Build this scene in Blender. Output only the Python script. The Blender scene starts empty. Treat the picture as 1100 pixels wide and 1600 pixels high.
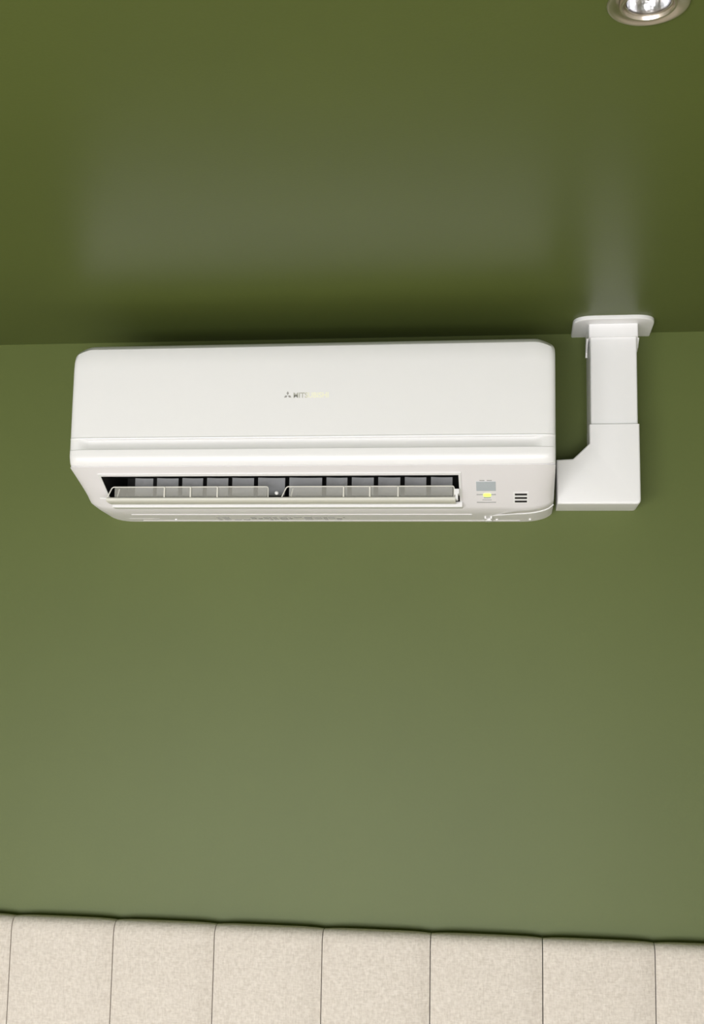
import bpy, bmesh, math, random
from mathutils import Vector, Matrix

random.seed(4)
S = bpy.context.scene
C = S.collection
H = 2.4                                   # ceiling height; every z below is written as H - drop

# ---------------------------------------------------------------- camera
cam_d = bpy.data.cameras.new('camera')
cam = bpy.data.objects.new('camera', cam_d)
C.objects.link(cam)
S.camera = cam
cam_d.sensor_fit = 'VERTICAL'
cam_d.sensor_height = 36.0
cam_d.lens = 1943.84 / 1600 * 36.0
cam_d.clip_start = 0.02


def cam_axes(p, yw, r):
    f = Vector((-math.sin(yw) * math.cos(p), math.cos(yw) * math.cos(p), math.sin(p)))
    rt = Vector((math.cos(yw), math.sin(yw), 0))
    up = rt.cross(f)
    return rt * math.cos(r) + up * math.sin(r), up * math.cos(r) - rt * math.sin(r), f


R_, U_, F_ = cam_axes(.1372, .1325, .0174)
cam.matrix_world = Matrix(((R_.x, U_.x, -F_.x, .3337), (R_.y, U_.y, -F_.y, -2.1427),
                           (R_.z, U_.z, -F_.z, H - .6123), (0, 0, 0, 1)))

# ---------------------------------------------------------------- light and exposure
S.view_settings.view_transform = 'Standard'
S.view_settings.look = 'None'
S.view_settings.gamma = 1.0
S.view_settings.use_curve_mapping = False
S.view_settings.exposure = 0.0

w = bpy.data.worlds.new('daylight')
S.world = w
w.use_nodes = True
w.node_tree.nodes['Background'].inputs[0].default_value = (.85, .93, 1, 1)
w.node_tree.nodes['Background'].inputs[1].default_value = 1.0


def area(name, loc, target, sx, sy, power, col):
    d = bpy.data.lights.new(name, 'AREA')
    d.shape = 'RECTANGLE'
    d.size = sx
    d.size_y = sy
    d.energy = power
    d.color = col
    o = bpy.data.objects.new(name, d)
    C.objects.link(o)
    o.location = loc
    o.rotation_euler = (Vector(target) - Vector(loc)).to_track_quat('-Z', 'Y').to_euler()
    return o


RX0, RX1, RY = -3.2, 2.3, -4.2            # room extents
WX0, WX1, WZ0, WZ1 = -2.6, 1.3, .06, 1.45    # glazed opening in the wall behind the camera
area('window_daylight', ((WX0 + WX1) / 2, RY - .06, (WZ0 + WZ1) / 2), ((WX0 + WX1) / 2, 0, (WZ0 + WZ1) / 2),
     WX1 - WX0, WZ1 - WZ0, 174, (1, .985, 1.0))

# ---------------------------------------------------------------- materials


def nodes(name):
    m = bpy.data.materials.new(name)
    m.use_nodes = True
    nt = m.node_tree
    return m, nt, nt.nodes['Principled BSDF']


def plain(name, col, rough=.4, metal=0.0, spec=.5, bump=0.0, bscale=200, var=0.0):
    m, nt, b = nodes(name)
    b.inputs['Roughness'].default_value = rough
    b.inputs['Metallic'].default_value = metal
    b.inputs['Specular IOR Level'].default_value = spec
    tc = nt.nodes.new('ShaderNodeTexCoord')
    n = nt.nodes.new('ShaderNodeTexNoise')
    n.inputs['Scale'].default_value = bscale
    nt.links.new(tc.outputs['Object'], n.inputs['Vector'])
    mix = nt.nodes.new('ShaderNodeMix')
    mix.data_type = 'RGBA'
    mix.inputs[6].default_value = tuple(c * (1 - var) for c in col) + (1,)
    mix.inputs[7].default_value = tuple(min(1, c * (1 + var)) for c in col) + (1,)
    nt.links.new(n.outputs['Fac'], mix.inputs[0])
    nt.links.new(mix.outputs[2], b.inputs['Base Color'])
    if bump:
        bp = nt.nodes.new('ShaderNodeBump')
        bp.inputs['Strength'].default_value = bump
        bp.inputs['Distance'].default_value = .001
        nt.links.new(n.outputs['Fac'], bp.inputs['Height'])
        nt.links.new(bp.outputs['Normal'], b.inputs['Normal'])
    return m


def paint(name, col, rough, spec):
    """satin wall paint: roller stipple plus very slight broad unevenness"""
    m, nt, b = nodes(name)
    b.inputs['Roughness'].default_value = rough
    b.inputs['Specular IOR Level'].default_value = spec
    tc = nt.nodes.new('ShaderNodeTexCoord')
    n = nt.nodes.new('ShaderNodeTexNoise')
    n.inputs['Scale'].default_value = 260
    n.inputs['Detail'].default_value = 3
    n2 = nt.nodes.new('ShaderNodeTexNoise')
    n2.inputs['Scale'].default_value = 3.0
    n2.inputs['Detail'].default_value = 4
    nt.links.new(tc.outputs['Object'], n.inputs['Vector'])
    nt.links.new(tc.outputs['Object'], n2.inputs['Vector'])
    add = nt.nodes.new('ShaderNodeMath')
    add.operation = 'MULTIPLY_ADD'
    add.inputs[1].default_value = .35
    nt.links.new(n.outputs['Fac'], add.inputs[0])
    nt.links.new(n2.outputs['Fac'], add.inputs[2])
    mr = nt.nodes.new('ShaderNodeMapRange')
    mr.inputs[1].default_value = .3
    mr.inputs[2].default_value = 1.05
    nt.links.new(add.outputs[0], mr.inputs[0])
    mix = nt.nodes.new('ShaderNodeMix')
    mix.data_type = 'RGBA'
    mix.inputs[6].default_value = tuple(c * .93 for c in col) + (1,)
    mix.inputs[7].default_value = tuple(c * 1.07 for c in col) + (1,)
    nt.links.new(mr.outputs[0], mix.inputs[0])
    nt.links.new(mix.outputs[2], b.inputs['Base Color'])
    bp = nt.nodes.new('ShaderNodeBump')
    bp.inputs['Strength'].default_value = .12
    bp.inputs['Distance'].default_value = .0006
    nt.links.new(n.outputs['Fac'], bp.inputs['Height'])
    nt.links.new(bp.outputs['Normal'], b.inputs['Normal'])
    return m


GREEN = (.105, .133, .034)
M = {}
M['wall'] = paint('olive_satin_paint', GREEN, .46, .30)
M['ceil'] = paint('olive_ceiling_paint', GREEN, .37, .10)
M['offwhite'] = plain('off_white_paint', (.62, .6, .55), .7, bscale=40, var=.02)
M['panel'] = plain('gloss_white_plastic', (.84, .84, .84), .28, bscale=6, var=.008)
M['case'] = plain('satin_white_plastic', (.88, .86, .88), .34, bscale=6, var=.008)
M['rimwhite'] = plain('bright_white_plastic', (.93, .93, .93), .3)
M['duct'] = plain('white_trunking_plastic', (.87, .87, .875), .35, bscale=8, var=.01)
M['louver'] = plain('grey_louver_plastic', (.27, .275, .28), .5)
M['cavity'] = plain('dark_outlet_plastic', (.010, .010, .010), .7)
M['dark'] = plain('dark_slot', (.012, .01, .012), .6)
M['vane'] = plain('pale_vane_plastic', (.74, .73, .66), .35)
M['grey'] = plain('grey_blue_print', (.50, .55, .59), .4)
M['ink'] = plain('faint_grey_ink', (.45, .45, .45), .5)
M['mark'] = plain('embossed_grey_ink', (.28, .28, .26), .5)
M['chrome'] = plain('brushed_nickel', (.66, .60, .52), .33, 1.0, bscale=60, var=.03)
M['reflector'] = plain('polished_reflector', (.72, .72, .74), .28, 1.0, bump=.9, bscale=160)
M['glass_dark'] = plain('lamp_can', (.05, .05, .05), .5)

# translucent clear plastic of the swing vanes
m, nt, b = nodes('clear_vane_plastic')
b.inputs['Base Color'].default_value = (.80, .79, .72, 1)
b.inputs['Roughness'].default_value = .2
b.inputs['Alpha'].default_value = .20
M['clear'] = m

m, nt, b = nodes('lens_glass')
b.inputs['Base Color'].default_value = (1, 1, 1, 1)
b.inputs['Roughness'].default_value = .08
b.inputs['Transmission Weight'].default_value = 1.0
b.inputs['IOR'].default_value = 1.45
M['glass'] = m

m, nt, b = nodes('green_indicator')
b.inputs['Base Color'].default_value = (.6, .9, .2, 1)
b.inputs['Emission Color'].default_value = (.72, 1, .12, 1)
b.inputs['Emission Strength'].default_value = .95
M['led'] = m

# lettering: grey letters with a pale gold highlight painted in towards the right end
m, nt, b = nodes('painted_highlight_lettering')
tc = nt.nodes.new('ShaderNodeTexCoord')
sp = nt.nodes.new('ShaderNodeSeparateXYZ')
cr = nt.nodes.new('ShaderNodeValToRGB')
mr = nt.nodes.new('ShaderNodeMapRange')
mr.inputs[1].default_value = -.022
mr.inputs[2].default_value = .036
nt.links.new(tc.outputs['Object'], sp.inputs[0])
nt.links.new(sp.outputs['X'], mr.inputs[0])
nt.links.new(mr.outputs[0], cr.inputs[0])
cr.color_ramp.elements[0].position = .30
cr.color_ramp.elements[0].color = (.50, .50, .44, 1)
cr.color_ramp.elements[1].position = .45
cr.color_ramp.elements[1].color = (.93, .93, .74, 1)
nt.links.new(cr.outputs[0], b.inputs['Base Color'])
b.inputs['Roughness'].default_value = .3
M['letters'] = m
M['logo'] = plain('grey_emblem', (.36, .35, .33), .35)

# linen upholstery
m, nt, b = nodes('cream_linen')
b.inputs['Roughness'].default_value = .9
b.inputs['Sheen Weight'].default_value = .3
tc = nt.nodes.new('ShaderNodeTexCoord')
hs = []
for sc in ((1, 6, 1.0), (6, 1, .16)):
    mp = nt.nodes.new('ShaderNodeMapping')
    mp.inputs['Scale'].default_value = (90 * (1 if sc[0] == 1 else 5), 90, 90 * (5 if sc[0] == 1 else 1))
    n = nt.nodes.new('ShaderNodeTexNoise')
    n.inputs['Scale'].default_value = 1.0
    n.inputs['Detail'].default_value = 4
    nt.links.new(tc.outputs['Object'], mp.inputs[0])
    nt.links.new(mp.outputs[0], n.inputs['Vector'])
    hs.append(n)
n3 = nt.nodes.new('ShaderNodeTexNoise')
n3.inputs['Scale'].default_value = 190
n3.inputs['Detail'].default_value = 2
nt.links.new(tc.outputs['Object'], n3.inputs['Vector'])
a1 = nt.nodes.new('ShaderNodeMath'); a1.operation = 'ADD'
a2 = nt.nodes.new('ShaderNodeMath'); a2.operation = 'ADD'
nt.links.new(hs[0].outputs['Fac'], a1.inputs[0])
nt.links.new(hs[1].outputs['Fac'], a1.inputs[1])
nt.links.new(a1.outputs[0], a2.inputs[0])
nt.links.new(n3.outputs['Fac'], a2.inputs[1])
mr = nt.nodes.new('ShaderNodeMapRange')
mr.inputs[1].default_value = 1.15
mr.inputs[2].default_value = 1.85
nt.links.new(a2.outputs[0], mr.inputs[0])
cr = nt.nodes.new('ShaderNodeValToRGB')
cr.color_ramp.elements[0].color = (.60, .54, .475, 1)
cr.color_ramp.elements[1].color = (.76, .70, .63, 1)
nt.links.new(mr.outputs[0], cr.inputs[0])
nt.links.new(cr.outputs[0], b.inputs['Base Color'])
bp = nt.nodes.new('ShaderNodeBump')
bp.inputs['Strength'].default_value = .5
bp.inputs['Distance'].default_value = .0012
nt.links.new(a2.outputs[0], bp.inputs['Height'])
nt.links.new(bp.outputs['Normal'], b.inputs['Normal'])
M['linen'] = m

# oak boards
m, nt, b = nodes('oak_boards')
b.inputs['Roughness'].default_value = .45
tc = nt.nodes.new('ShaderNodeTexCoord')
br = nt.nodes.new('ShaderNodeTexBrick')
br.inputs['Scale'].default_value = 1
br.inputs['Brick Width'].default_value = 1.2
br.inputs['Row Height'].default_value = .14
br.inputs['Mortar Size'].default_value = .002
br.inputs['Color1'].default_value = (.62, .54, .44, 1)
br.inputs['Color2'].default_value = (.56, .48, .39, 1)
br.inputs['Mortar'].default_value = (.12, .08, .05, 1)
nt.links.new(tc.outputs['Object'], br.inputs['Vector'])
nt.links.new(br.outputs['Color'], b.inputs['Base Color'])
M['oak'] = m

# ---------------------------------------------------------------- mesh helpers


def finish(name, bm, mat, parent=None, ang=35, smooth=True):
    bmesh.ops.remove_doubles(bm, verts=bm.verts, dist=1e-6)
    bmesh.ops.recalc_face_normals(bm, faces=bm.faces)
    me = bpy.data.meshes.new(name)
    bm.to_mesh(me)
    bm.free()
    me.materials.append(mat)
    if smooth:
        me.shade_smooth()
        me.set_sharp_from_angle(angle=math.radians(ang))
    o = bpy.data.objects.new(name, me)
    C.objects.link(o)
    if parent:
        o.parent = parent
        o.matrix_parent_inverse = Matrix.Translation(-Vector(parent.location))
    return o


def box(bm, x0, x1, y0, y1, z0, z1, bev=0, seg=2):
    r = bmesh.ops.create_cube(bm, size=1)
    vs = r['verts']
    for v in vs:
        v.co = Vector((x0 + (v.co.x + .5) * (x1 - x0), y0 + (v.co.y + .5) * (y1 - y0), z0 + (v.co.z + .5) * (z1 - z0)))
    if bev:
        es = list({e for v in vs for e in v.link_edges})
        bmesh.ops.bevel(bm, geom=es, offset=bev, segments=seg, affect='EDGES', profile=.5)


def prism(bm, pts, axis, a, b, bev=0, seg=2):
    """extrude a polygon; axis 'y' takes (x,z) points, axis 'z' takes (x,y) points, axis 'x' takes (y,z)"""
    mk = {'y': lambda p, t: (p[0], t, p[1]), 'z': lambda p, t: (p[0], p[1], t), 'x': lambda p, t: (t, p[0], p[1])}[axis]
    A = [bm.verts.new(mk(p, a)) for p in pts]
    B = [bm.verts.new(mk(p, b)) for p in pts]
    fs = [bm.faces.new(A), bm.faces.new(B[::-1])]
    n = len(pts)
    for i in range(n):
        fs.append(bm.faces.new((A[i], B[i], B[(i + 1) % n], A[(i + 1) % n])))
    bmesh.ops.recalc_face_normals(bm, faces=fs)
    if bev:
        es = list(set(fs[0].edges) | set(fs[1].edges)) if bev > 0 else list(fs[0].edges)
        bmesh.ops.bevel(bm, geom=es, offset=abs(bev), segments=seg, affect='EDGES', profile=.5)


def tube(bm, pts, r, n=8, closed=False):
    pts = [Vector(p) for p in pts]
    rings = []
    N = len(pts)
    for i, p in enumerate(pts):
        a = pts[(i - 1) % N] if (closed or i) else p
        c = pts[(i + 1) % N] if (closed or i < N - 1) else p
        t = (c - a).normalized()
        u = t.cross(Vector((0, 1, 0)))
        if u.length < .05:
            u = t.cross(Vector((0, 0, 1)))
        u.normalize()
        v = t.cross(u)
        rings.append([bm.verts.new(p + (u * math.cos(k * 2 * math.pi / n) + v * math.sin(k * 2 * math.pi / n)) * r) for k in range(n)])
    for i in range(N if closed else N - 1):
        A, B = rings[i], rings[(i + 1) % N]
        for k in range(n):
            bm.faces.new((A[k], A[(k + 1) % n], B[(k + 1) % n], B[k]))
    if not closed:
        bm.faces.new(rings[0][::-1])
        bm.faces.new(rings[-1])


def lathe(bm, prof, cx, cy, n=64, a=0.0):
    rings = []
    for r, z in prof:
        rings.append([bm.verts.new((cx + r * math.cos(k * 2 * math.pi / n), cy + r * math.sin(k * 2 * math.pi / n), z)) for k in range(n)])
    for A, B in zip(rings, rings[1:]):
        for k in range(n):
            bm.faces.new((A[k], A[(k + 1) % n], B[(k + 1) % n], B[k]))
    return rings


def thing(name, label, cat, loc, group=None):
    o = bpy.data.objects.new(name, None)
    C.objects.link(o)
    o.location = loc
    o['label'] = label
    o['category'] = cat
    if group:
        o['group'] = group
    return o


def struct(name, bm, mat, parent=None):
    o = finish(name, bm, mat, parent, smooth=False)
    if parent is None:
        o['kind'] = 'structure'
    return o


def rnd_poly(pts, rads, seg=6):
    """round the corners of a polygon"""
    out = []
    n = len(pts)
    for i, p in enumerate(pts):
        r = rads[i]
        p = Vector(p)
        if not r:
            out.append(tuple(p))
            continue
        a = (Vector(pts[i - 1]) - p).normalized() * r
        b_ = (Vector(pts[(i + 1) % n]) - p).normalized() * r
        for k in range(seg + 1):
            t = k / seg
            out.append(tuple(p + a * (1 - t) ** 2 + b_ * t ** 2))
    return out


# ---------------------------------------------------------------- the room
T = .1
bm = bmesh.new(); box(bm, RX0 - T, RX1 + T, 0, T, 0, H + T); struct('wall_back', bm, M['wall'])
bm = bmesh.new(); box(bm, RX0 - T, RX0, RY, 0, 0, H + T); struct('wall_left', bm, M['offwhite'])
bm = bmesh.new(); box(bm, RX1, RX1 + T, RY, 0, 0, H + T); struct('wall_right', bm, M['offwhite'])
bm = bmesh.new(); box(bm, RX0 - T, RX1 + T, RY - T, T, -T, 0); struct('floor', bm, M['oak'])
# wall behind the camera with its window opening
bm = bmesh.new()
box(bm, RX0 - T, WX0, RY - T, RY, 0, H + T)
box(bm, WX1, RX1 + T, RY - T, RY, 0, H + T)
box(bm, WX0, WX1, RY - T, RY, 0, WZ0)
box(bm, WX0, WX1, RY - T, RY, WZ1, H + T)
struct('wall_front', bm, M['offwhite'])
bm = bmesh.new()
for a, b_ in ((WX0, WX0 + .05), (WX1 - .05, WX1), ((WX0 + WX1) / 2 - .025, (WX0 + WX1) / 2 + .025)):
    box(bm, a, b_, RY - .05, RY + .01, WZ0, WZ1, .004)
box(bm, WX0, WX1, RY - .05, RY + .01, WZ0, WZ0 + .05, .004)
box(bm, WX0, WX1, RY - .05, RY + .01, WZ1 - .05, WZ1, .004)
struct('window_1', bm, M['duct'])

# ceiling with the round cut-out of the downlight
DLX, DLY, DLR = .4523, -1.0712, .0368
bm = bmesh.new()
N = 64
rows = []
for z in (H, H + .02):
    inn, out = [], []
    for k in range(N):
        t = 2 * math.pi * k / N + math.pi / 4
        c, s = math.cos(t), math.sin(t)
        inn.append(bm.verts.new((DLX + .031 * c, DLY + .031 * s, z)))
        # point on the outer rectangle
        m_ = max(abs(c), abs(s))
        ux, uy = c / m_, s / m_
        X = DLX + ux * ((RX1 - DLX) if ux > 0 else (DLX - RX0))
        Y = DLY + uy * ((0 - DLY) if uy > 0 else (DLY - RY))
        out.append(bm.verts.new((X, Y, z)))
    rows.append((inn, out))
for k in range(N):
    j = (k + 1) % N
    (i0, o0), (i1, o1) = rows
    bm.faces.new((i0[k], o0[k], o0[j], i0[j]))
    bm.faces.new((i1[k], i1[j], o1[j], o1[k]))
    bm.faces.new((i0[k], i0[j], i1[j], i1[k]))
    bm.faces.new((o0[k], o1[k], o1[j], o0[j]))
struct('ceiling', bm, M['ceil'])

# ---------------------------------------------------------------- air conditioner
AX0, AX1 = -.395, .395
AC = thing('air_conditioner', 'white wall-mounted split air conditioner with open outlet vanes, close under the green ceiling',
           'air conditioner', (0, 0, H - .325))


def g_end(x, e, x0=AX0, x1=AX1):
    d = min(x - x0, x1 - x)
    if d >= e:
        return 0.0
    u = 1 - d / e
    return 1 - math.sqrt(max(0, 1 - u ** 2.2))


def stations(extra, e=.036):
    s = set(extra)
    for d in [e * (1 - math.cos(k / 12 * math.pi / 2)) for k in range(13)] + [.041, .046, .051, .056]:
        s.add(round(AX0 + d, 5)); s.add(round(AX1 - d, 5))
    return sorted(s)


SA = (-.2060, -.2680)      # top of slanted outlet face (y, drop)
SB = (-.1050, -.3220)      # bottom of it


def slant(u):
    return (SA[0] + (SB[0] - SA[0]) * u, SA[1] + (SB[1] - SA[1]) * u)


U0, U1 = .205, .86        # rows of the outlet opening on the slant
OX0, OX1 = -.347, .2425    # its ends


def top_drop(x):
    u = max(0, 1 - min(x - AX0, AX1 - x) / .030)
    return .0125 * u ** 1.4 + .006 * g_end(x, .006)


def case_pt(y, z, x):
    """round the ends of the casing: lower corners and top corners"""
    g = g_end(x, .034)
    if z < -.27:
        k = (-z - .268) / .063
        z += .018 * g_end(x, .055) * min(1, k * 1.4)
    if z > -.10:
        z -= top_drop(x)
    if y < -.1:
        y += .007 * g
    return y, z


prof = [(0, -.0625), (-.17, -.0627), (-.192, -.0645), (-.2015, -.073), (-.2030, -.10), (-.2035, -.2655), SA,
        slant(U0), slant(U0 + .25), slant(U0 + .5), slant(U1), slant(.97), (-.1010, -.3236), (-.060, -.3275), (0, -.331)]
HOLE = (7, 8, 9)           # rows between profile points 7..10
xs = stations([OX0, OX1, 0, -.2, .2])
bm = bmesh.new()
cols = []
for x in xs:
    cols.append([bm.verts.new((x, *(lambda q: (q[0], H + q[1]))(case_pt(y, z, x)))) for y, z in prof])
for a in range(len(xs) - 1):
    inside = xs[a] >= OX0 - 1e-6 and xs[a + 1] <= OX1 + 1e-6
    for i in range(len(prof) - 1):
        if inside and i in HOLE:
            continue
        bm.faces.new((cols[a][i], cols[a][i + 1], cols[a + 1][i + 1], cols[a + 1][i]))
    bm.faces.new((cols[a][-1], cols[a][0], cols[a + 1][0], cols[a + 1][-1]))
bm.faces.new(cols[0]); bm.faces.new(cols[-1][::-1])
finish('casing', bm, M['case'], AC, 28)

# raised white border round the opening (upper and right edges catch light)
bm = bmesh.new()


def slant_box(bm, x0, x1, u0, u1, t, back=.001):
    """thin slab lying on the slanted face, t proud of it"""
    a, b_ = Vector((0, *slant(u0))), Vector((0, *slant(u1)))
    d = (Vector((0, *SB)) - Vector((0, *SA))).normalized()
    n = Vector((0, d.z, -d.y))
    if n.y > 0:
        n = -n
    vs = []
    for x in (x0, x1):
        for p, o in ((a, -back), (b_, -back), (b_, t), (a, t)):
            q = p + n * o
            vs.append(bm.verts.new((x, q.y, H + q.z)))
    for f in ((0, 1, 2, 3), (7, 6, 5, 4), (0, 4, 5, 1), (1, 5, 6, 2), (2, 6, 7, 3), (3, 7, 4, 0)):
        bm.faces.new([vs[i] for i in f])


slant_box(bm, OX0 - .004, OX1 + .004, U0 - .045, U0, .0016)
slant_box(bm, OX0 - .004, OX0, U0, U1, .0016)
slant_box(bm, OX1, OX1 + .004, U0, U1, .0016)
box(bm, OX0 + .001, OX1 + .004, -.1245, -.106, H - .3232, H - .3140, .0008)
finish('outlet_rim', bm, M['panel'], AC, smooth=False)

# dark outlet chamber
bm = bmesh.new()
fy = [slant(U0), slant(U1)]
F1 = [(OX0, fy[0][0], H + fy[0][1]), (OX1, fy[0][0], H + fy[0][1]), (OX1, fy[1][0], H + fy[1][1]), (OX0, fy[1][0], H + fy[1][1])]
B1 = [(OX0 + .004, -.055, H - .262), (OX1 - .004, -.055, H - .262), (OX1 - .004, -.055, H - .300), (OX0 + .004, -.055, H - .300)]
va = [bm.verts.new(p) for p in F1]; vb = [bm.verts.new(p) for p in B1]
bm.faces.new(vb)
for i in range(4):
    bm.faces.new((va[i], va[(i + 1) % 4], vb[(i + 1) % 4], vb[i]))
finish('outlet_chamber', bm, M['cavity'], AC, smooth=False)

# upright louvers inside, each a slightly curved plate
gaps = [-.310, -.272, -.228, -.1855, -.142, -.098, -.045, .0175, .060, .104, .148, .191, .236]
for a, b_ in zip(gaps, gaps[1:]):
    bm = bmesh.new()
    x0, x1 = a + .0040, b_ - .0040
    if b_ == .236:
        x1 = b_ - .006
    pts = []
    n = 6
    for k in range(n + 1):
        t = k / n
        pts.append((x0 + (x1 - x0) * t, -.128 + .004 * t + .003 * math.sin(math.pi * t)))
    pts = pts + [(p[0], p[1] + .0016) for p in pts[::-1]]
    prism(bm, pts, 'z', H - .3035, H - .2735)
    finish('louver', bm, M['louver'], AC)

# two clear swing vanes with their ribs and pale outline
for vx0, vx1, ribs in ((-.3435, -.0705, (-.2455, -.2010, -.1555)), (-.0475, .2345, (.0550, .0980, .1440))):
    yv, zt, zb = -.157, -.2936, -.3110
    bm = bmesh.new()
    box(bm, vx0 + .012, vx1 - .002, yv - .0006, yv + .0006, H + zb, H + zt)
    pane = finish('swing_vane', bm, M['clear'], AC, smooth=False)
    pane['label'] = 'clear plastic swing vane'
    bm = bmesh.new()
    left_in = .008
    loop = rnd_poly([(vx0, zb), (vx0 + left_in, zt), (vx1, zt), (vx1, zb)], [0, .004, .004, 0])
    tube(bm, [(p[0], yv - .001, H + p[1]) for p in loop], .0010, 8)
    tube(bm, [(vx0 + .0125, yv + .012, H + zb), (vx0 + .016, yv + .012, H + zt - .001)], .0010, 8)
    finish('vane_outline', bm, M['vane'], pane)
    for x in ribs:
        bm = bmesh.new()
        box(bm, x - .0012, x + .0012, yv - .003, yv + .001, H + zb, H + zt, .0004)
        finish('vane_rib', bm, M['vane'], pane, smooth=False)

# lower flap: a long shallow blade sticking out of the opening
bm = bmesh.new()
pts = [(-.160, -.3112), (-.1625, -.3130), (-.1625, -.3165), (-.160, -.3182), (-.145, -.3195), (-.128, -.3190), (-.128, -.3165), (-.145, -.3150)]
prism(bm, [(y, H + z) for y, z in pts], 'x', -.344, .2365)
finish('air_flap', bm, M['vane'], AC, 40)
bm = bmesh.new()
tube(bm, [(-.3555, -.158, H - .3124), (-.340, -.158, H - .3126)], .0016, 8)
finish('flap_pin', bm, M['panel'], AC)
bm = bmesh.new()
prism(bm, [(.2350, H - .2985), (.2425, H - .2985), (.2425, H - .3065), (.2405, H - .3065), (.2405, H - .3150), (.2365, H - .3150), (.2365, H - .3080), (.2350, H - .3080)], 'y', -.160, -.140)
finish('flap_hinge', bm, M['panel'], AC)
bm = bmesh.new()
bmesh.ops.create_uvsphere(bm, u_segments=16, v_segments=10, radius=.0034,
                          matrix=Matrix.Translation((-.0560, -.158, H - .3040)))
finish('vane_pivot', bm, M['panel'], AC)

# front panel with the mitred groove
GX0, GX1 = -.3795, .3770
pxs = stations([GX0, GX0 + .016, GX1 - .016, GX1, -.2, 0, .2])
prow = [(-.170, -.0590, 0), (-.188, -.0603, 0), (-.198, -.0635, 0), (-.2060, -.0705, 0), (-.2100, -.082, 0), (-.2112, -.10, 0), (-.2118, -.16, 0), (-.2118, -.2195, 0),
        (-.2128, -.2210, 0), (-.2124, -.2228, 0), (-.2118, -.2236, .0075), (-.2118, -.2385, .0010), (-.2119, -.2398, 0), (-.2127, -.2408, 0),
        (-.2128, -.2490, 0), (-.2120, -.2555, 0), (-.2098, -.2620, 0), (-.2072, -.2664, 0), (-.2042, -.2672, 0)]
bm = bmesh.new()
cols = []
for x in pxs:
    if x <= GX0 or x >= GX1:
        d = 0
    else:
        d = min(1, min(x - GX0, GX1 - x) / .016)
    c = []
    for y, z, gd in prow:
        g = g_end(x, .034)
        g2 = g_end(x, .012)
        yy = y + gd * d + .006 * g2 + .003 * g
        zz = z - top_drop(x) * max(0, (z + .12) / .06) if z > -.12 else z
        if z < -.25:
            zz = z + .004 * g
        c.append(bm.verts.new((x, yy, H + zz)))
    # back side of the shell
    for y, z in ((-.2036, -.2655), (-.2036, -.10), (-.2016, -.0722), (-.1905, -.0640), (-.1705, -.0625)):
        g = g_end(x, .034)
        c.append(bm.verts.new((x, y + .007 * g + .0002, H + z - (top_drop(x) if z > -.1 else 0))))
    cols.append(c)
n = len(cols[0])
for a in range(len(pxs) - 1):
    for i in range(n):
        j = (i + 1) % n
        bm.faces.new((cols[a][i], cols[a][j], cols[a + 1][j], cols[a + 1][i]))
bm.faces.new(cols[0]); bm.faces.new(cols[-1][::-1])
panel = finish('front_panel', bm, M['panel'], AC, 24)

# emblem of three rhombi and the word next to it
ex, ez, ey = -.0315, -.1525, -.2122
bm = bmesh.new()
hgt = .0068
for k in range(3):
    a = math.radians(90 + 120 * k)
    u = Vector((math.cos(a), math.sin(a)))
    v = Vector((-u.y, u.x))
    c = Vector((ex, ez - .001))
    q = [c + u * .0006, c + u * hgt * .5 + v * hgt * .29, c + u * hgt, c + u * hgt * .5 - v * hgt * .29]
    prism(bm, [(p.x, H + p.y) for p in q], 'y', ey, ey + .0006)
em = finish('emblem', bm, M['logo'], panel, smooth=False)


def lettering(name, body, size, x, y, z, mat, parent, width=None, tilt=90, bold=0.0):
    cu = bpy.data.curves.new(name, 'FONT')
    cu.body = body
    cu.size = size
    cu.extrude = .0002
    cu.offset = bold
    tmp = bpy.data.objects.new('tmp_lettering', cu)
    C.objects.link(tmp)
    bpy.context.view_layer.update()
    dg = bpy.context.evaluated_depsgraph_get()
    me = bpy.data.meshes.new_from_object(tmp.evaluated_get(dg))
    bpy.data.objects.remove(tmp)
    xs_ = [v.co.x for v in me.vertices]
    k = (width / (max(xs_) - min(xs_))) if width else 1
    rot = Matrix.Rotation(math.radians(tilt), 4, 'X')
    me.transform(Matrix.Translation((x, y, z)) @ rot @ Matrix.Diagonal((k, 1, 1, 1)) @ Matrix.Translation((-min(xs_), 0, 0)))
    me.name = name
    me.materials.clear()
    me.materials.append(mat)
    o = bpy.data.objects.new(name, me)
    C.objects.link(o)
    o.parent = parent
    base = parent.location if parent.type == 'EMPTY' else AC.location
    o.matrix_parent_inverse = Matrix.Translation(-Vector(base)) if parent.type == 'EMPTY' else Matrix.Identity(4)
    return o


lettering('lettering', 'MITSUBISHI', .0118, -.0222, ey + .0004, H + ez - .0048, M['letters'], panel, .0572, bold=.0003)

# indicator window, lamp and grille on the right of the slanted face
DX0, DX1 = .2700, .3010
bm = bmesh.new(); slant_box(bm, DX0, DX1, .375, .585, .0008)
finish('display_window', bm, M['grey'], AC, smooth=False)
bm = bmesh.new()
for a, b_, u, t in ((.2755, .2835, .340, .018), (.2870, .2950, .340, .018), (DX0, .2805, .665, .02), (.2925, DX1, .665, .02),
                    (.2815, .2925, .735, .022), (.279, .294, .795, .015), (DX0, DX1, .850, .02)):
    bm = bmesh.new()
    slant_box(bm, a, b_, u, u + t, .0005)
    finish('printed_mark', bm, M['ink'], AC, smooth=False)
bm = bmesh.new(); slant_box(bm, .2825, .2915, .650, .722, .0010)
slant_box(bm, .2808, .2932, .664, .708, .0012)
finish('indicator_lamp', bm, M['led'], AC, smooth=False)
bm = bmesh.new()
slant_box(bm, .3290, .3535, .625, .880, .0006)
gp = finish('sensor_grille', bm, M['rimwhite'], AC, smooth=False)
bm = bmesh.new()
for u in (.650, .733, .816):
    slant_box(bm, .3315, .3510, u, u + .040, .0010)
finish('slot', bm, M['dark'], gp, smooth=False)

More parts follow.
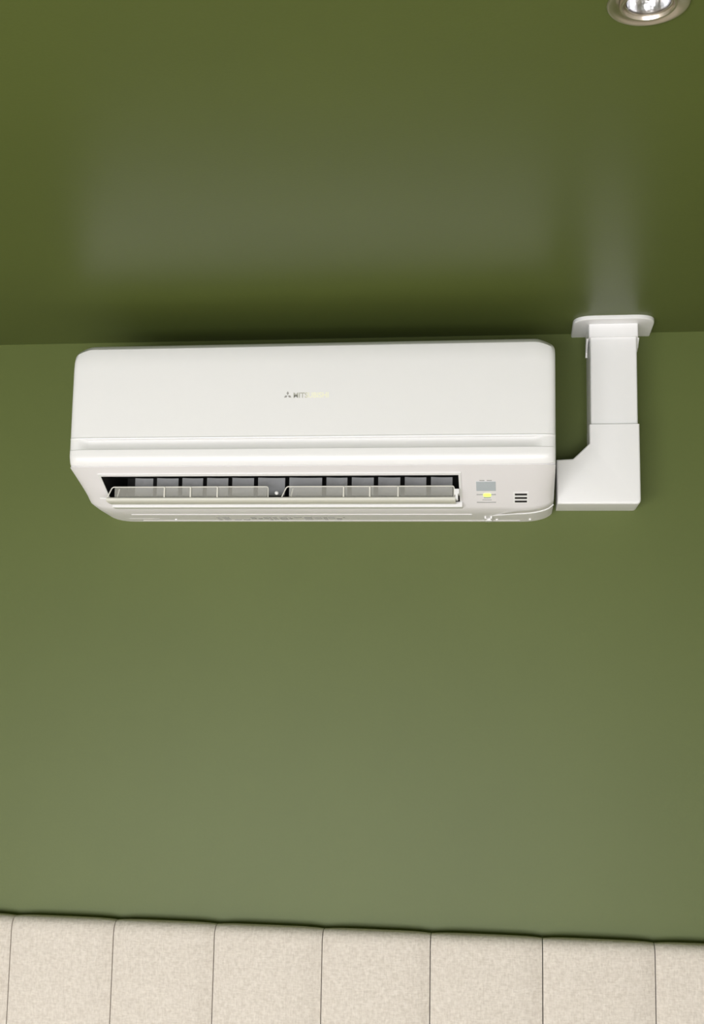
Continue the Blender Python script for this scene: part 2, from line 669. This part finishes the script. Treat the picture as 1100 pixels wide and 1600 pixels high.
# underside: long ribs, service cover seam, clip, screws, faint warning print
bm = bmesh.new()
for y, z, x0, x1 in ((-.066, -.3268, -.33, .26), (-.012, -.3299, -.325, .34)):
    tube(bm, [(x0, y, H + z), (x1, y, H + z)], .0011, 6)
tube(bm, [(-.345, -.03, H - .3288), (-.29, -.03, H - .3288)], .0009, 6)
finish('underside_rib', bm, M['case'], AC)
bm = bmesh.new()
cv = []
for k in range(15):
    t = k / 14
    x = .290 + .104 * t
    y = -.048 - .046 * min(1, t * 2.2) - .012 * t
    yy, zz = case_pt(y, -.3275 - (y + .06) * -.09, x)
    cv.append((x, yy, H + zz - .0006 + .002 * t))
tube(bm, cv, .0012, 6)
finish('cover_seam', bm, M['panel'], AC)
bm = bmesh.new()
box(bm, .281, .293, -.030, -.014, H - .3335, H - .3285, .001)
box(bm, .2805, .2835, -.050, -.014, H - .3325, H - .3280, .0006)
box(bm, .2905, .2935, -.050, -.014, H - .3325, H - .3280, .0006)
finish('cover_clip', bm, M['panel'], AC, smooth=False)
for x in (.301, .357, -.262):
    bm = bmesh.new()
    bmesh.ops.create_uvsphere(bm, u_segments=12, v_segments=8, radius=.0024, matrix=Matrix.Translation((x, -.022, H - (.3292 if x > .35 else .3300))))
    finish('screw_cap', bm, M['panel'], AC)
bm = bmesh.new()
x = -.185
while x < .045:
    wd = random.uniform(.003, .014)
    for y in (-.042, -.032, -.022):
        if random.random() < .75:
            z = -.3275 - (y + .06) * .0583
            box(bm, x, x + wd, y, y + random.uniform(.003, .007), H + z - .0006, H + z + .0004)
    x += wd + random.uniform(.002, .006)
finish('warning_print', bm, M['mark'], AC, smooth=False)

# ---------------------------------------------------------------- pipe trunking
PD = thing('pipe_trunking', 'white plastic pipe trunking rising from its elbow beside the air conditioner to the ceiling',
           'pipe cover', (.495, 0, H - .32))
# upright duct: lid with rounded front edges over a base channel
bm = bmesh.new()
prism(bm, rnd_poly([(.4548, 0), (.4572, -.0745), (.5342, -.0745), (.5345, 0)], [0, .004, .004, 0], 5), 'z', H - .185, H - .018)
finish('upright_duct', bm, M['duct'], PD, 30)
# elbow
bm = bmesh.new()
el = rnd_poly([(.4545, H - .178), (.4548, H - .2096), (.4275, H - .2358), (.4005, H - .2372), (.4010, H - .3120),
               (.5368, H - .3120), (.5362, H - .178)], [0, .002, .002, 0, 0, .008, 0], 5)
prism(bm, el, 'y', 0, -.0800, 0)
bm.faces.ensure_lookup_table()
front = [f for f in bm.faces if all(abs(v.co.y + .0800) < 1e-6 for v in f.verts)][0]
bot = [e for e in front.edges if max(v.co.z for v in e.verts) < H - .300]
oth = [e for e in front.edges if e not in bot and min(v.co.z for v in e.verts) < H - .179]
bmesh.ops.bevel(bm, geom=oth + bot, offset=.0035, segments=4, affect='EDGES', profile=.5)
finish('elbow_cover', bm, M['duct'], PD, 30)
# collar under the flange
bm = bmesh.new()
prism(bm, rnd_poly([(.4535, 0), (.4550, -.0795), (.5362, -.0795), (.5368, 0)], [0, .003, .003, 0], 4), 'z', H - .0285, H - .0055)
finish('collar', bm, M['duct'], PD, 30)
bm = bmesh.new()
prism(bm, [(-.070, -.0285), (-.030, -.0285), (-.030, -.052), (-.036, -.053), (-.040, -.045)], 'x', .4515, .4545)
for v in bm.verts:
    v.co.z += H
finish('collar_clip', bm, M['duct'], PD, smooth=False)
bm = bmesh.new()
prism(bm, [(-.070, H - .0285), (-.030, H - .0285), (-.030, H - .043), (-.050, H - .040)], 'x', .5350, .5385)
finish('collar_clip', bm, M['duct'], PD, smooth=False)
# flange plate on the ceiling, front corners rounded
bm = bmesh.new()
prism(bm, rnd_poly([(.4290, 0), (.4290, -.108), (.5630, -.108), (.5630, 0)], [0, .036, .036, 0], 10), 'z', H - .0065, H, 0)
bm.faces.ensure_lookup_table()
low = [f for f in bm.faces if all(abs(v.co.z - (H - .0065)) < 1e-6 for v in f.verts)][0]
bmesh.ops.bevel(bm, geom=[e for e in low.edges if min(v.co.y for v in e.verts) < -1e-4], offset=.002, segments=3, affect='EDGES', profile=.5)
finish('ceiling_flange', bm, M['duct'], PD, 30)

# ---------------------------------------------------------------- recessed downlight
DL = thing('recessed_downlight', 'round brushed metal recessed downlight, unlit, set in the green ceiling', 'ceiling light', (DLX, DLY, H))
bm = bmesh.new()
lathe(bm, [(.0300, H - .0002), (DLR, H - .0002), (DLR + .0002, H - .0012), (DLR - .0006, H - .0024), (DLR - .0022, H - .0026),
           (.0300, H - .0006), (.0262, H + .0012), (.0262, H + .02), (.0300, H + .02), (.0300, H - .0002)], DLX, DLY, 96)
finish('trim_ring', bm, M['chrome'], DL, 40)
bm = bmesh.new()
lathe(bm, [(.0258, H + .012), (.0258, H - .0020), (.0248, H - .0040), (.0232, H - .0040), (.0222, H - .0024), (.0215, H - .0008),
           (.0208, H - .0014), (.0200, H - .0006), (.0200, H + .010), (.0258, H + .012)], DLX, DLY, 96)
lens_ring = finish('lamp_ring', bm, M['chrome'], DL, 40)
bm = bmesh.new()
lathe(bm, [(.0196, H + .002), (.0190, H + .004), (.0165, H + .012), (.0120, H + .019), (.0065, H + .024), (.0001, H + .025)], DLX, DLY, 48)
finish('reflector', bm, M['reflector'], DL, 60)
bm = bmesh.new()
lathe(bm, [(.0001, H - .0022), (.008, H - .0018), (.015, H - .0008), (.0196, H + .0008), (.0196, H + .0022), (.015, H + .0012), (.008, H + .0004), (.0001, H)], DLX, DLY, 48)
finish('lens', bm, M['glass'], DL, 60)
bm = bmesh.new()
lathe(bm, [(.0300, H + .0205), (.0300, H + .06), (.0001, H + .06)], DLX, DLY, 48)
finish('housing', bm, M['glass_dark'], DL, 40)
bm = bmesh.new()
bmesh.ops.create_uvsphere(bm, u_segments=20, v_segments=12, radius=.004, matrix=Matrix.Translation((DLX, DLY, H + .010)) @ Matrix.Diagonal((1, 1, 1.8, 1)))
finish('bulb', bm, M['glass'], DL, 60)
bm = bmesh.new()
box(bm, DLX + .0262, DLX + .0292, DLY - .026, DLY - .008, H - .0045, H - .0005, .0008)
finish('spring_tab', bm, M['chrome'], DL)

# ---------------------------------------------------------------- upholstered headboard
HB = thing('headboard', 'cream linen channel-stitched headboard standing against the green wall at the bottom', 'headboard', (.02, -.06, 0))
seams = [.3337 + (v - .3337) * 1.012 for v in (-1.046, -.867, -.688, -.5105, -.3325, -.1605, .0195, .1958, .3748, .5500, .727, .905, 1.08)]
YB, YF, ZT = -.007, -.046, H - 1.0150
for a, b_ in zip(seams, seams[1:]):
    bm = bmesh.new()
    nx, x0, x1 = 14, a + .0008, b_ - .0008
    # side profile going up the back, over the top and down the front
    side = [(YB, .25), (YB, ZT - .012), (YB - .002, ZT - .003), (YB - .008, ZT)]
    side += [(YF + .018, ZT), (YF + .008, ZT - .003), (YF + .002, ZT - .010), (YF, ZT - .022)]
    for k in range(1, 11):
        side.append((YF - .001 * math.sin(k / 10 * math.pi), ZT - .022 - (ZT - .272) * k / 10))
    cols = []
    for i in range(nx + 1):
        t = i / nx
        bulge = (1 - abs(2 * t - 1) ** 5)
        x = x0 + (x1 - x0) * t
        c = []
        for y, z in side:
            fr = max(0, min(1, (YB - .004 - y) / .03))
            c.append(bm.verts.new((x, y + .010 * (1 - bulge) * fr, z - (.0022 * (1 - bulge) * (1 if z > ZT - .02 else 0)))))
        cols.append(c)
    n = len(side)
    for i in range(nx):
        for j in range(n):
            k = (j + 1) % n
            bm.faces.new((cols[i][j], cols[i][k], cols[i + 1][k], cols[i + 1][j]))
    bm.faces.new(cols[0]); bm.faces.new(cols[-1][::-1])
    finish('upholstered_panel', bm, M['linen'], HB, 60)
bm = bmesh.new()
box(bm, seams[0] + .01, seams[-1] - .01, -.0065, -.001, .25, ZT - .02)
finish('backing_board', bm, M['dark'], HB, smooth=False)
for x in (-.85, .88):
    bm = bmesh.new()
    box(bm, x - .03, x + .03, -.045, -.008, 0, .2505, .003)
    finish('leg', bm, M['oak'], HB)
